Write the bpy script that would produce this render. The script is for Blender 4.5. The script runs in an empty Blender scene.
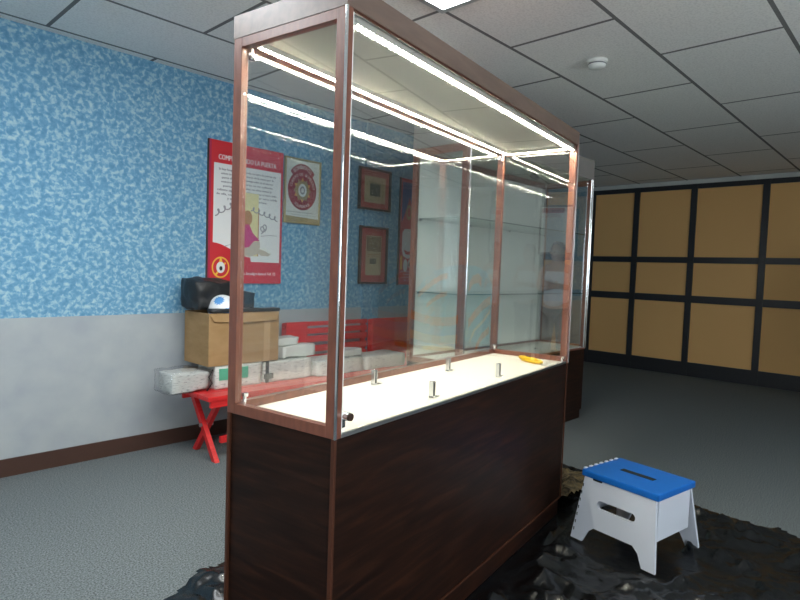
import bpy, bmesh, math, random
from mathutils import Vector, Matrix, noise
random.seed(7)
SC = bpy.context.scene
COL = SC.collection
PI = math.pi
ROT = math.radians(8.2)          # the display case stands slightly askew in the room

# ------------------------------------------------------------------ materials
def mat(name, base, rough=.5, metal=0, spec=.5, emit=None, estr=0, coat=0, coat_rough=.1, bump=None, ramp=None, alpha=1):
    """ramp=(scale_xyz, noise_scale, detail, distortion, [(pos,col),...]); bump=(scale,strength,distance)"""
    m = bpy.data.materials.new(name); m.use_nodes = True
    nt = m.node_tree; b = nt.nodes['Principled BSDF']
    b.inputs['Base Color'].default_value = (*base, 1)
    b.inputs['Roughness'].default_value = rough
    b.inputs['Metallic'].default_value = metal
    b.inputs['Specular IOR Level'].default_value = spec
    b.inputs['Coat Weight'].default_value = coat
    b.inputs['Coat Roughness'].default_value = coat_rough
    b.inputs['Alpha'].default_value = alpha
    if emit:
        b.inputs['Emission Color'].default_value = (*emit, 1); b.inputs['Emission Strength'].default_value = estr
    tc = nt.nodes.new('ShaderNodeTexCoord')
    if ramp:
        sc3, ns, det, dist, stops = ramp
        mp = nt.nodes.new('ShaderNodeMapping'); mp.inputs['Scale'].default_value = sc3
        nt.links.new(tc.outputs['Object'], mp.inputs['Vector'])
        n = nt.nodes.new('ShaderNodeTexNoise'); n.inputs['Scale'].default_value = ns
        n.inputs['Detail'].default_value = det; n.inputs['Distortion'].default_value = dist
        nt.links.new(mp.outputs['Vector'], n.inputs['Vector'])
        cr = nt.nodes.new('ShaderNodeValToRGB'); e = cr.color_ramp.elements
        e[0].position, e[0].color = stops[0][0], (*stops[0][1], 1)
        e[1].position, e[1].color = stops[-1][0], (*stops[-1][1], 1)
        for p_, c_ in stops[1:-1]:
            k = e.new(p_); k.color = (*c_, 1)
        nt.links.new(n.outputs['Fac'], cr.inputs['Fac']); nt.links.new(cr.outputs['Color'], b.inputs['Base Color'])
    if bump:
        n2 = nt.nodes.new('ShaderNodeTexNoise'); n2.inputs['Scale'].default_value = bump[0]; n2.inputs['Detail'].default_value = 4
        nt.links.new(tc.outputs['Object'], n2.inputs['Vector'])
        bp = nt.nodes.new('ShaderNodeBump'); bp.inputs['Strength'].default_value = bump[1]; bp.inputs['Distance'].default_value = bump[2]
        nt.links.new(n2.outputs['Fac'], bp.inputs['Height']); nt.links.new(bp.outputs['Normal'], b.inputs['Normal'])
    return m

def glass_mat(name, tint, rough=0.0, boost=1.0):
    m = bpy.data.materials.new(name); m.use_nodes = True; nt = m.node_tree; nt.nodes.clear()
    N = nt.nodes.new; L = nt.links.new
    out = N('ShaderNodeOutputMaterial'); mix = N('ShaderNodeMixShader')
    tr = N('ShaderNodeBsdfTransparent'); tr.inputs['Color'].default_value = (*tint, 1)
    gl = N('ShaderNodeBsdfGlossy'); gl.inputs['Roughness'].default_value = rough; gl.inputs['Color'].default_value = (1, 1, 1, 1)
    geo = N('ShaderNodeNewGeometry')
    mr = N('ShaderNodeMapRange'); mr.inputs['To Min'].default_value = 1.5 * boost; mr.inputs['To Max'].default_value = 1 / (1.5 * boost)
    fr = N('ShaderNodeFresnel')
    L(geo.outputs['Backfacing'], mr.inputs['Value']); L(mr.outputs['Result'], fr.inputs['IOR'])
    L(fr.outputs['Fac'], mix.inputs['Fac']); L(tr.outputs[0], mix.inputs[1]); L(gl.outputs[0], mix.inputs[2]); L(mix.outputs[0], out.inputs['Surface'])
    return m

M = {}
WG = (.030, .012, .0075)
M['laminate'] = mat('dark_mahogany_laminate', WG, .42, spec=.22, ramp=((1.2, 1.2, 14), 3.4, 8, .5, [(.3, (.009, .0042, .003)), (.5, (.018, .0072, .0044)), (.74, (.042, .0145, .0075))]), bump=(60, .08, .001))
M['laminate_edge'] = mat('mahogany_edge_band', (.075, .026, .014), .4, spec=.3)
M['frame_wood'] = mat('mahogany_frame', (.19, .055, .028), .38, spec=.6, coat=.65, coat_rough=.34, ramp=((4, 4, 1), 14, 5, .4, [(.3, (.145, .040, .020)), (.7, (.225, .072, .038))]))
M['header_wood'] = mat('mahogany_header', (.15, .066, .042), .42, spec=.7, coat=.6, coat_rough=.38, ramp=((1, 6, 6), 6, 5, .4, [(.3, (.12, .072, .052)), (.7, (.18, .112, .082))]))
M['tall_header'] = mat('greyish_header_laminate', (.30, .28, .26), .35, spec=.7)
M['white_wall'] = mat('white_plaster', (.72, .73, .72), .8, bump=(40, .1, .002))
M['white_panel'] = mat('white_laminate', (.80, .79, .72), .45)
M['cream_panel'] = mat('off_white_laminate', (.50, .50, .43), .5)
M['case_back'] = mat('pale_back_panel', (.80, .83, .77), .55)
M['chrome'] = mat('polished_chrome', (.85, .86, .87), .12, metal=1)
M['clamp'] = mat('satin_nickel', (.68, .70, .72), .25, metal=1)
M['brushed'] = mat('brushed_steel', (.62, .63, .64), .3, metal=1)
M['glass'] = glass_mat('clear_glass', (.988, .995, .99), boost=1.04)
M['front_glass'] = glass_mat('reflective_front_glass', (.988, .995, .99), boost=1.28)
M['shelf_glass'] = glass_mat('green_tinted_shelf_glass', (.80, .90, .86))
M['glass_edge'] = mat('glass_edge_painted_glow', (.90, .93, .90), .35, spec=.8)  # near-white colour stands in for LED light glowing in the edge
M['glass_rim'] = mat('dark_glass_edge', (.03, .09, .075), .2)
M['led'] = mat('led_glow', (1, 1, 1), .5, emit=(1, .93, .76), estr=150)
M['strip_body'] = mat('strip_profile', (.6, .58, .52), .4)
M['lum'] = mat('luminaire_diffuser', (1, 1, 1), .5, emit=(.93, .97, 1), estr=12)
M['fill_glow'] = mat('fill_glow_pane', (1, 1, 1), .5, emit=(.86, .94, 1), estr=9)  # glow of the added windows, fill light for the room
M['carpet'] = mat('grey_blue_carpet', (.1, .12, .13), .95, spec=.1, ramp=((1, 1, 1), 150, 3, 0, [(.36, (.075, .088, .092)), (.64, (.205, .23, .235))]), bump=(200, .4, .003))
M['wallpaper'] = mat('blue_sponged_wallpaper', (.2, .4, .6), .75, spec=.2, ramp=((1, 1, 1), 40, 5, .4, [(.34, (.10, .26, .41)), (.50, (.15, .33, .49)), (.60, (.30, .47, .56)), (.74, (.42, .57, .60))]))
M['wainscot'] = mat('grey_wainscot', (.34, .37, .39), .6, ramp=((1, 1, 1), 6, 3, 0, [(.3, (.31, .34, .37)), (.7, (.37, .40, .41))]))
M['plain_wall'] = mat('pale_plaster', (.58, .60, .57), .8, bump=(40, .1, .002))
M['red_paint'] = mat('red_painted_wood', (.62, .02, .022), .38, ramp=((2, 12, 12), 5, 4, .3, [(.3, (.52, .014, .018)), (.7, (.70, .03, .03))]))
M['red_slat'] = mat('dark_red_paint', (.5, .015, .02), .4)
M['cardboard'] = mat('brown_cardboard', (.42, .26, .12), .8, spec=.2, ramp=((1, 1, 3), 7, 4, .3, [(.3, (.31, .19, .085)), (.7, (.39, .245, .12))]), bump=(30, .15, .003))
M['cardboard_in'] = mat('cardboard_tape', (.46, .30, .16), .35)
M['black_cloth'] = mat('black_nylon', (.012, .013, .015), .45, bump=(50, .4, .004))
M['ball_white'] = mat('ball_white', (.78, .80, .82), .35)
M['ball_blue'] = mat('ball_blue', (.10, .30, .62), .35)
M['paper'] = mat('white_paper', (.66, .67, .64), .7, bump=(25, .4, .006))
M['news'] = mat('printed_newspaper', (.5, .5, .46), .6, ramp=((3, 3, 14), 11, 4, .1, [(.34, (.30, .31, .30)), (.42, (.58, .59, .56)), (.7, (.66, .67, .63))]), bump=(18, .4, .01))
M['green_ink'] = mat('green_label', (.10, .42, .27), .5)
M['black'] = mat('matte_black', (.012, .012, .013), .5)
M['clear_plastic'] = glass_mat('clear_plastic_film', (.90, .91, .92), rough=.18)
M['red_print'] = mat('red_print', (.58, .025, .035), .35)
M['white_print'] = mat('white_print', (.74, .75, .74), .4)
M['crimson'] = mat('crimson_edge', (.40, .02, .07), .4)
M['ink'] = mat('grey_ink', (.14, .14, .16), .6)
M['smoke_ink'] = mat('smoke_grey_ink', (.30, .29, .31), .6)
M['door_yellow'] = mat('pale_yellow_ink', (.72, .66, .34), .5)
M['brown_ink'] = mat('brown_ink', (.42, .20, .06), .5)
M['magenta'] = mat('magenta_ink', (.52, .03, .17), .5)
M['tan_ink'] = mat('tan_ink', (.52, .46, .36), .5)
M['gold_ink'] = mat('gold_ink', (.85, .48, .05), .5)
M['gold_frame'] = mat('gilded_frame', (.62, .50, .24), .3, metal=.7)
M['gold_mat'] = mat('gold_mount', (.42, .32, .13), .5)
M['emblem_red'] = mat('emblem_red', (.36, .03, .035), .5)
M['emblem_grey'] = mat('emblem_pale_letter', (.78, .70, .62), .5)
M['emblem_paper'] = mat('emblem_paper', (.74, .76, .71), .5)
M['dark_frame'] = mat('dark_wood_frame', (.06, .03, .022), .35)
M['red_mat'] = mat('red_mount', (.48, .07, .06), .45)
M['sepia'] = mat('sepia_paper', (.34, .29, .17), .5, ramp=((1, 1, 1), 18, 3, 0, [(.3, (.46, .40, .24)), (.7, (.55, .48, .30))]))
M['photo_grey'] = mat('dark_photo_print', (.09, .10, .09), .4, ramp=((1, 1, 1), 35, 5, .4, [(.35, (.04, .05, .045)), (.7, (.20, .20, .16))]))
M['sepia_photo'] = mat('brown_photo_print', (.2, .14, .07), .4, ramp=((1, 1, 1), 35, 5, .4, [(.35, (.12, .07, .04)), (.7, (.36, .28, .13))]))
M['banner_blue'] = mat('navy_print', (.035, .05, .24), .4)
M['ceiling_white'] = mat('white_plastic', (.72, .73, .70), .4)
M['tan_panel'] = mat('tan_fabric_panel', (.74, .44, .17), .8, bump=(120, .3, .002))
M['dark_metal'] = mat('black_metal_frame', (.02, .022, .026), .4)
M['yellow'] = mat('yellow_plastic', (.85, .52, .02), .4)
M['stool_white'] = mat('white_moulded_plastic', (.62, .65, .72), .4)
M['stool_blue'] = mat('blue_moulded_plastic', (.01, .14, .52), .35)
M['bin_liner'] = mat('black_plastic_film', (.006, .007, .008), .27, spec=.5, bump=(9, .35, .02))
M['kraft'] = mat('kraft_paper_painted_folds', (.12, .085, .04), .6, bump=(30, 1, .02), ramp=((1, 1, 1), 22, 4, .8, [(.38, (.035, .024, .012)), (.6, (.22, .16, .075))]))  # dark and light noise colours paint in the shading of the folds
M['skin'] = mat('skin', (.50, .28, .19), .5)
M['hair'] = mat('reddish_brown_hair', (.16, .045, .025), .5, bump=(120, .5, .004))
M['vest'] = mat('white_cotton', (.80, .78, .80), .8)
M['jeans'] = mat('dark_denim', (.02, .03, .06), .8)
M['shoe'] = mat('dark_shoe', (.02, .02, .02), .5)
M['lip'] = mat('lip', (.38, .10, .09), .5)
M['mural_blue'] = mat('light_blue_paint', (.22, .62, .75), .4)
M['mural_orange'] = mat('orange_paint', (.90, .38, .10), .4)
M['mural_cream'] = mat('cream_paint', (.85, .80, .50), .4)

# ceiling tiles: brick pattern of 120 x 60 cm mineral tiles in a grey grid
def ceiling_mat():
    m = bpy.data.materials.new('mineral_fibre_tiles'); m.use_nodes = True; nt = m.node_tree
    b = nt.nodes['Principled BSDF']; b.inputs['Roughness'].default_value = .9; b.inputs['Specular IOR Level'].default_value = .15
    N = nt.nodes.new; L = nt.links.new
    tc = N('ShaderNodeTexCoord'); mp = N('ShaderNodeMapping')
    # the grid lines pass v = .745 + .6k ; joints at u = 1.24 + 1.2k in the row v .145-.745
    mp.inputs['Location'].default_value = (-1.24 + 1.2 * 10 + .0, -.145 + .6 * 10, 0)
    L(tc.outputs['Object'], mp.inputs['Vector'])
    br = N('ShaderNodeTexBrick'); br.offset = .5; br.offset_frequency = 2; br.squash = 1
    br.inputs['Scale'].default_value = 1; br.inputs['Brick Width'].default_value = 1.2; br.inputs['Row Height'].default_value = .6
    br.inputs['Mortar Size'].default_value = .011; br.inputs['Mortar Smooth'].default_value = .1
    br.inputs['Color1'].default_value = (.92, .91, .88, 1); br.inputs['Color2'].default_value = (.94, .93, .90, 1)
    br.inputs['Mortar'].default_value = (.22, .22, .215, 1)
    L(mp.outputs[0], br.inputs['Vector']); 
    n = N('ShaderNodeTexNoise'); n.inputs['Scale'].default_value = 90; n.inputs['Detail'].default_value = 3
    L(tc.outputs['Object'], n.inputs['Vector'])
    mx = N('ShaderNodeMix'); mx.data_type = 'RGBA'; mx.blend_type = 'MULTIPLY'; mx.inputs[0].default_value = .55
    cr = N('ShaderNodeValToRGB'); cr.color_ramp.elements[0].position = .35; cr.color_ramp.elements[0].color = (.78, .78, .78, 1); cr.color_ramp.elements[1].position = .55
    L(n.outputs['Fac'], cr.inputs['Fac']); L(br.outputs['Color'], mx.inputs[6]); L(cr.outputs['Color'], mx.inputs[7])
    L(mx.outputs[2], b.inputs['Base Color'])
    bp = N('ShaderNodeBump'); bp.inputs['Strength'].default_value = .3; bp.inputs['Distance'].default_value = .004
    L(n.outputs['Fac'], bp.inputs['Height']); L(bp.outputs['Normal'], b.inputs['Normal'])
    return m
M['tiles'] = ceiling_mat()

# ------------------------------------------------------------------ mesh helpers
class MB:
    def __init__(s): s.v, s.f, s.mi, s.mats, s.sm = [], [], [], [], []
    def _m(s, m):
        if m not in s.mats: s.mats.append(m)
        return s.mats.index(m)
    def add(s, vs, fs, m, smooth=False, T=None):
        o = len(s.v); k = s._m(m)
        for p in vs:
            p = Vector(p); s.v.append(T @ p if T else p)
        for f in fs:
            s.f.append([o + i for i in f]); s.mi.append(k); s.sm.append(smooth)
        return s
    def box(s, a, b, m, bev=0, T=None):
        x0, x1 = sorted((a[0], b[0])); y0, y1 = sorted((a[1], b[1])); z0, z1 = sorted((a[2], b[2]))
        if not bev:
            vs = [(x, y, z) for x in (x0, x1) for y in (y0, y1) for z in (z0, z1)]
            return s.add(vs, [(0, 1, 3, 2), (4, 6, 7, 5), (0, 4, 5, 1), (2, 3, 7, 6), (0, 2, 6, 4), (1, 5, 7, 3)], m, T=T)
        bm = bmesh.new()
        vs = [bm.verts.new((x, y, z)) for x in (x0, x1) for y in (y0, y1) for z in (z0, z1)]
        for f in [(0, 1, 3, 2), (4, 6, 7, 5), (0, 4, 5, 1), (2, 3, 7, 6), (0, 2, 6, 4), (1, 5, 7, 3)]: bm.faces.new([vs[i] for i in f])
        bmesh.ops.bevel(bm, geom=bm.edges[:], offset=bev, segments=2, affect='EDGES', profile=.6)
        return s.bm(bm, m, T=T)
    def bm(s, bm, m, smooth=False, T=None):
        bm.verts.index_update()
        s.add([v.co.copy() for v in bm.verts], [[v.index for v in f.verts] for f in bm.faces], m, smooth, T); bm.free(); return s
    def cyl(s, p, q, r, m, n=20, r2=None, smooth=True, T=None):
        p, q = Vector(p), Vector(q); d = q - p; L = d.length; d.normalize()
        a = d.orthogonal().normalized(); b = d.cross(a); r2 = r if r2 is None else r2
        vs = [p + (a * math.cos(t) + b * math.sin(t)) * r for t in [2 * PI * i / n for i in range(n)]]
        vs += [q + (a * math.cos(t) + b * math.sin(t)) * r2 for t in [2 * PI * i / n for i in range(n)]]
        s.add(vs, [(i, (i + 1) % n, n + (i + 1) % n, n + i) for i in range(n)], m, smooth, T)
        s.add(vs, [tuple(range(n))[::-1], tuple(range(n, 2 * n))], m, False, T); return s
    def tube(s, pts, r, m, n=8, T=None):
        pts = [Vector(p) for p in pts]; rings = []
        for i, p in enumerate(pts):
            d = (pts[min(i + 1, len(pts) - 1)] - pts[max(i - 1, 0)]).normalized()
            a = d.cross(Vector((0, 1, .02))).normalized() if abs(d.y) < .95 else d.cross(Vector((1, 0, 0))).normalized()
            b = d.cross(a); rr = r(i / (len(pts) - 1)) if callable(r) else r
            rings.append([p + (a * math.cos(2 * PI * k / n) + b * math.sin(2 * PI * k / n)) * rr for k in range(n)])
        vs = [v for R_ in rings for v in R_]
        fs = [(i * n + k, i * n + (k + 1) % n, (i + 1) * n + (k + 1) % n, (i + 1) * n + k) for i in range(len(pts) - 1) for k in range(n)]
        fs += [tuple(range(n))[::-1], tuple(range((len(pts) - 1) * n, len(pts) * n))]
        return s.add(vs, fs, m, True, T)
    def lathe(s, prof, m, n=32, T=None):
        vs = [(r * math.cos(2 * PI * k / n), r * math.sin(2 * PI * k / n), z) for r, z in prof for k in range(n)]
        fs = [(i * n + k, i * n + (k + 1) % n, (i + 1) * n + (k + 1) % n, (i + 1) * n + k) for i in range(len(prof) - 1) for k in range(n)]
        fs += [tuple(range(n))[::-1], tuple(range((len(prof) - 1) * n, len(prof) * n))]
        return s.add(vs, fs, m, True, T)
    def prism(s, poly, depth, m, T=None, y=0):
        """polygon in x,z extruded along -y (towards the viewer of a wall thing)"""
        n = len(poly); vs = [(x, y, z) for x, z in poly] + [(x, y - depth, z) for x, z in poly]
        ar = sum(poly[i][0] * poly[(i + 1) % n][1] - poly[(i + 1) % n][0] * poly[i][1] for i in range(n))
        fr = list(range(n, 2 * n)); bk = list(range(n))[::-1]; sd = [(i, (i + 1) % n, n + (i + 1) % n, n + i) for i in range(n)]
        if ar < 0: fr = fr[::-1]; bk = bk[::-1]; sd = [t[::-1] for t in sd]
        return s.add(vs, [fr, bk] + sd, m, False, T)
    def build(s, name, parent=None, loc=None, rotz=0, fixn=False):
        me = bpy.data.meshes.new(name); me.from_pydata([tuple(v) for v in s.v], [], s.f)
        for m in s.mats: me.materials.append(m)
        me.polygons.foreach_set('material_index', s.mi); me.polygons.foreach_set('use_smooth', s.sm)
        if fixn:
            bm = bmesh.new(); bm.from_mesh(me); bmesh.ops.recalc_face_normals(bm, faces=bm.faces[:]); bm.to_mesh(me); bm.free()
        me.update(); o = bpy.data.objects.new(name, me); COL.objects.link(o)
        if parent: o.parent = parent
        if loc: o.location = loc
        o.rotation_euler.z = rotz
        return o

def tag(o, label, cat, group=None, kind=None):
    o['label'] = label; o['category'] = cat
    if group: o['group'] = group
    if kind: o['kind'] = kind
    return o
def thing(name, label, cat, loc=(0, 0, 0), rotz=0, group=None):
    o = bpy.data.objects.new(name, None); COL.objects.link(o); o.empty_display_size = .05
    o.location = loc; o.rotation_euler = (0, 0, rotz); return tag(o, label, cat, group)
def struct(o): o['kind'] = 'structure'; return o
def copy_tree(o, parent=None):
    c = o.copy(); COL.objects.link(c); c.parent = parent
    for ch in list(o.children): copy_tree(ch, c)
    return c
def cw(x, y, z=0):               # case frame -> world
    return Vector((x * math.cos(ROT) - y * math.sin(ROT), x * math.sin(ROT) + y * math.cos(ROT), z))

_gc = {}
def glyph(ch):
    if ch not in _gc:
        c = bpy.data.curves.new('t', 'FONT'); c.body = ch; c.size = 1; c.resolution_u = 2
        o = bpy.data.objects.new('t', c); COL.objects.link(o); dg = bpy.context.evaluated_depsgraph_get(); dg.update()
        me = o.evaluated_get(dg).to_mesh()
        vs = [v.co.copy() for v in me.vertices]; fs = [list(p.vertices) for p in me.polygons]
        o.evaluated_get(dg).to_mesh_clear(); bpy.data.objects.remove(o); bpy.data.curves.remove(c)
        w = max((v.x for v in vs), default=.28)
        _gc[ch] = (vs, fs, w + .06 if vs else .28)
    return _gc[ch]
def text(mb, s, x, z, size, m, y=-.001, width=None, align='C', bold=0):
    ws = sum(glyph(c)[2] for c in s) * size; sx = 1
    if width: sx = width / ws; ws = width
    cx = x - (ws / 2 if align == 'C' else 0)
    for c in s:
        vs, fs, w = glyph(c)
        for kk, dx in enumerate([0] if not bold else [-bold, 0, bold]):
            if vs: mb.add([(cx + p.x * size * sx + dx, y - .0002 * kk, z + p.y * size) for p in vs], fs, m)
        cx += w * size * sx
def arc_text(mb, s, cx, cz, r, a0, a1, size, m, y=-.001, inside=False, asp=1):
    """glyphs along an arc from angle a0 to a1 (degrees, clockwise for a top arc)"""
    n = len(s)
    for i, c in enumerate(s):
        a = math.radians(a0 + (a1 - a0) * (i + .5) / n); vs, fs, w = glyph(c)
        if not vs: continue
        rot = a - PI / 2 if not inside else a + PI / 2
        px, pz = cx + r * math.cos(a), cz + r * asp * math.sin(a); ca, sa = math.cos(rot), math.sin(rot)
        mb.add([(px + ((p.x - w / 2) * ca - (p.y - .35) * sa) * size, y, pz + ((p.x - w / 2) * sa + (p.y - .35) * ca) * size) for p in vs], fs, m)
def ell(cx, cz, rx, rz, n=28, a0=0, a1=2 * PI):
    full = abs(a1 - a0) >= 2 * PI - 1e-6
    return [(cx + rx * math.cos(a0 + (a1 - a0) * i / (n if full else n - 1)), cz + rz * math.sin(a0 + (a1 - a0) * i / (n if full else n - 1))) for i in range(n)]
def ring(mb, cx, cz, r0, r1, m, y=-.001, asp=1, n=36, a0=0, a1=2 * PI):
    for i in range(n):
        t0, t1 = a0 + (a1 - a0) * i / n, a0 + (a1 - a0) * (i + 1) / n
        mb.add([(cx + r * math.cos(t), y, cz + r * asp * math.sin(t)) for r, t in ((r0, t0), (r1, t0), (r1, t1), (r0, t1))], [(0, 1, 2, 3)], m)
def pillow(a, b, m, seed=0, amp=.012, rnd=.25, seg=9, T=None, freq=7, mb=None, smooth=True):
    """soft box: subdivided, rounded, crumpled"""
    bm = bmesh.new(); bmesh.ops.create_cube(bm, size=2)
    bmesh.ops.subdivide_edges(bm, edges=bm.edges[:], cuts=seg, use_grid_fill=True)
    c = (Vector(a) + Vector(b)) / 2; h = (Vector(b) - Vector(a)) / 2
    for v in bm.verts:
        p = v.co.copy(); q = Vector([math.copysign(abs(t) ** (1), t) for t in p]); ln = max(q.length, 1e-6)
        rd = q / ln * 1.25
        q = q.lerp(rd, rnd); w = Vector((q.x * h.x, q.y * h.y, q.z * h.z))
        n3 = noise.noise_vector((w + Vector((seed * 3.1, seed, 0))) * freq) + .5 * noise.noise_vector((w + Vector((seed, 0, seed))) * freq * 2.7)
        w += n3 * amp; w.z = max(w.z, -h.z)
        v.co = c + w
    mb = mb or MB(); return mb.bm(bm, m, smooth, T)

# ------------------------------------------------------------------ setting
U0, U1, V0, V1, H = -3.4, 6.9, -3.4, 2.62, 2.48
struct(MB().box((U0 - .1, V0 - .1, -.1), (U1 + .1, V1 + .1, 0), M['carpet']).build('floor'))
c = struct(MB().box((U0 - .1, V0 - .1, H), (U1 + .1, V1 + .1, H + .1), M['tiles']).build('ceiling'))
w = MB().box((U0, V1, 0), (U1 + .1, V1 + .1, H), M['wallpaper'])
struct(w.build('wall_back'))
w = MB(); w.box((U0, V1 - .012, .1), (2.495, V1, .878), M['wainscot']); w.box((2.705, V1 - .012, .1), (U1, V1, .878), M['wainscot'])
struct(w.build('trim_wainscot'))
struct(MB().box((U0, V1 - .02, 0), (U1, V1, .1), M['dark_frame']).build('baseboard_back'))
struct(MB().box((2.50, V1 - .022, 0), (2.70, V1, H), M['wallpaper']).build('wall_pilaster'))
struct(MB().box((U0 - .1, V0, 0), (U0, V1, H), M['white_wall']).build('wall_left'))
struct(MB().box((U1, V0, 0), (U1 + .1, V1, H), M['plain_wall']).build('wall_right'))
struct(MB().box((U0, V0 - .1, 0), (U1, V0, H), M['plain_wall']).build('wall_front'))
struct(MB().box((U0, V0, 0), (U1, V0 + .02, .1), M['dark_frame']).build('baseboard_front'))
struct(MB().box((U1 - .02, V0, 0), (U1, -1.2, .1), M['dark_frame']).build('baseboard_right'))

def fill_window(name, A0, A1):  # unseen windows added behind the camera to brighten ceiling and cases
    wn = MB(); AM = (A0 + A1) / 2; F0 = V0
    wn.box((A0, F0, .90), (A0 + .06, F0 + .03, 2.2), M['ceiling_white']); wn.box((A1 - .06, F0, .90), (A1, F0 + .03, 2.2), M['ceiling_white'])
    wn.box((A0 + .06, F0, .90), (A1 - .06, F0 + .03, .96), M['ceiling_white']); wn.box((A0 + .06, F0, 2.14), (A1 - .06, F0 + .03, 2.2), M['ceiling_white']); wn.box((AM - .03, F0, .96), (AM + .03, F0 + .03, 2.14), M['ceiling_white'])
    wn = struct(wn.build(name))
    for a, b in ((A0 + .06, AM - .03), (AM + .03, A1 - .06)): MB().box((a, F0 + .004, .96), (b, F0 + .012, 2.14), M['fill_glow']).build('pane', wn)
fill_window('fill_window_1', -3.2, -.8); fill_window('fill_window_2', 1.25, 2.3)

# tan panelled partition on the far wall
pt = thing('panelled_partition', 'black framed partition with tan fabric panels behind the display cases', 'partition', (U1 - .001, 0, 0))
zs = [.175, .93, 1.02, 1.43, 1.505, 2.36]
vl = [-1.1, -.32, .46, 1.24, 1.95, 2.53]
for i in range(len(vl) - 1):
    for z0, z1 in ((.175, .93), (1.02, 1.43), (1.505, 2.36)):
        MB().box((-.03, vl[i] + .0, z0), (-.012, vl[i + 1] - .0, z1), M['tan_panel']).build('panel', pt)
fr = MB()
for z0, z1 in ((.0, .175), (.93, 1.02), (1.43, 1.505), (2.36, 2.42)): fr.box((-.05, -1.13, z0), (-.002, 2.6, z1), M['dark_metal'])
for v in vl: fr.box((-.055, v - .035 if v < 2.5 else v, 0), (-.001, v + .035 if v < 2.5 else v + .09, 2.42), M['dark_metal'])
fr.build('frame', pt)

# ceiling luminaires
def luminaire(u, v, label):
    t = thing('ceiling_light', label, 'ceiling light', (u, v, H), 0, 'ceiling lights')
    f = MB(); W_, D_ = 1.2, .6
    for a, b in (((0, 0), (W_, .03)), ((0, D_ - .03), (W_, D_)), ((0, .03), (.03, D_ - .03)), ((W_ - .03, .03), (W_, D_ - .03))):
        f.box((a[0], a[1], -.018), (b[0], b[1], -.001), M['brushed'])
    f.build('frame', t); MB().box((.03, .03, -.012), (W_ - .03, D_ - .03, -.002), M['lum']).build('diffuser', t); return t
luminaire(.04, .145, 'recessed rectangular ceiling light above the near end of the display case')
luminaire(-1.16, .745, 'recessed rectangular ceiling light nearest the left wall')

# smoke detector
sd = thing('smoke_detector', 'small round white smoke detector on the ceiling tiles', 'smoke detector', (2.31, .452, H))
MB().lathe([(.058, 0), (.06, -.012), (.056, -.018)], M['ceiling_white']).build('base', sd, fixn=True)
MB().lathe([(.050, -.016), (.052, -.030), (.044, -.044), (.02, -.05)], M['ceiling_white']).build('cover', sd, fixn=True)
MB().lathe([(.0515, -.022), (.0535, -.024), (.0535, -.027), (.0515, -.029)], M['ink']).build('vent_slot', sd, fixn=True)

# ------------------------------------------------------------------ main display case (case frame: x long, y deep)
L_, W_, HB, H1, H2 = 1.753, .424, .782, 1.861, 1.924
PT = .093
case = thing('display_case', 'long glass display case on a dark mahogany cabinet, lit by LED strips', 'display case', (0, 0, .004), ROT)
def D(z): return z - .004
MB().box((.008, .008, D(PT)), (L_ - .004, W_ - .008, D(HB - .001)), M['laminate'], .0015).build('cabinet_body', case)
MB().box((.012, .014, 0), (L_ - .006, W_ - .012, D(PT - .004)), M['laminate'], .001).build('plinth', case)
eb = MB()
for (x0, x1, y0, y1) in ((.0, .008, .0, .013), (L_ - .006, L_, .0, .007), (0, .008, W_ - .012, W_)): eb.box((x0, y0, D(PT)), (x1, y1, D(HB)), M['laminate_edge'], .001)
eb.box((.006, .003, D(PT - .003)), (L_, .0085, D(PT + .005)), M['laminate_edge'])
eb.build('edge_band', case)
PX, PY, RT = .024, .034, .027
# posts
for (x, y) in ((0, 0), (0, W_ - PY), (L_ - PX, 0), (L_ - PX, W_ - PY)):
    MB().box((x, y, D(HB)), (x + PX, y + PY, D(H1)), M['frame_wood'], .0015).build('post', case)
for z0, z1 in ((HB, HB + .03), (H1 - RT, H1 - .0005)):
    MB().box((.0005, PY, D(z0)), (PX, W_ - PY, D(z1)), M['frame_wood'], .001).build('end_rail', case)
    MB().box((L_ - PX, PY, D(z0)), (L_ - .0005, W_ - PY, D(z1)), M['frame_wood'], .001).build('end_rail', case)
    MB().box((PX, W_ - .026, D(z0)), (L_ - PX, W_ - .004, D(z1)), M['frame_wood'], .001).build('long_rail', case)
# header
hd = MB()
hd.box((-.001, -.001, D(H1)), (L_ + .001, .018, D(H2)), M['header_wood'], .001); hd.box((-.001, W_ - .018, D(H1)), (L_ + .001, W_ + .001, D(H2)), M['header_wood'])
hd.box((-.001, .018, D(H1)), (.018, W_ - .018, D(H2)), M['header_wood']); hd.box((L_ - .018, .018, D(H1)), (L_ + .001, W_ - .018, D(H2)), M['header_wood'])
hd.box((.018, .018, D(H2 - .012)), (L_ - .018, W_ - .018, D(H2 - .001)), M['header_wood'])
hd.build('header', case)
MB().box((.018, .018, D(H1 - .006)), (L_ - .018, W_ - .018, D(H1 + .006)), M['cream_panel']).build('ceiling_panel', case)
MB().box((PX, .010, D(HB)), (L_ - PX, W_ - .026, D(HB + .006)), M['white_panel']).build('floor_panel', case)
# thin metal tracks for the front glass
tr = MB(); tr.box((PX, .0005, D(HB + .0)), (L_ - PX, .010, D(HB + .009)), M['brushed']); tr.build('track', case)
tr = MB(); tr.box((PX, .001, D(H1 - .007)), (L_ - PX, .009, D(H1)), M['laminate_edge']); tr.build('track', case)
# chrome corner strips
for (x, y) in ((0, 0), (L_, 0)):
    MB().box((x - .003, y - .003, D(HB)), (x + .003, y + .003, D(H1)), M['chrome'], .001).build('corner_strip', case)
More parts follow.
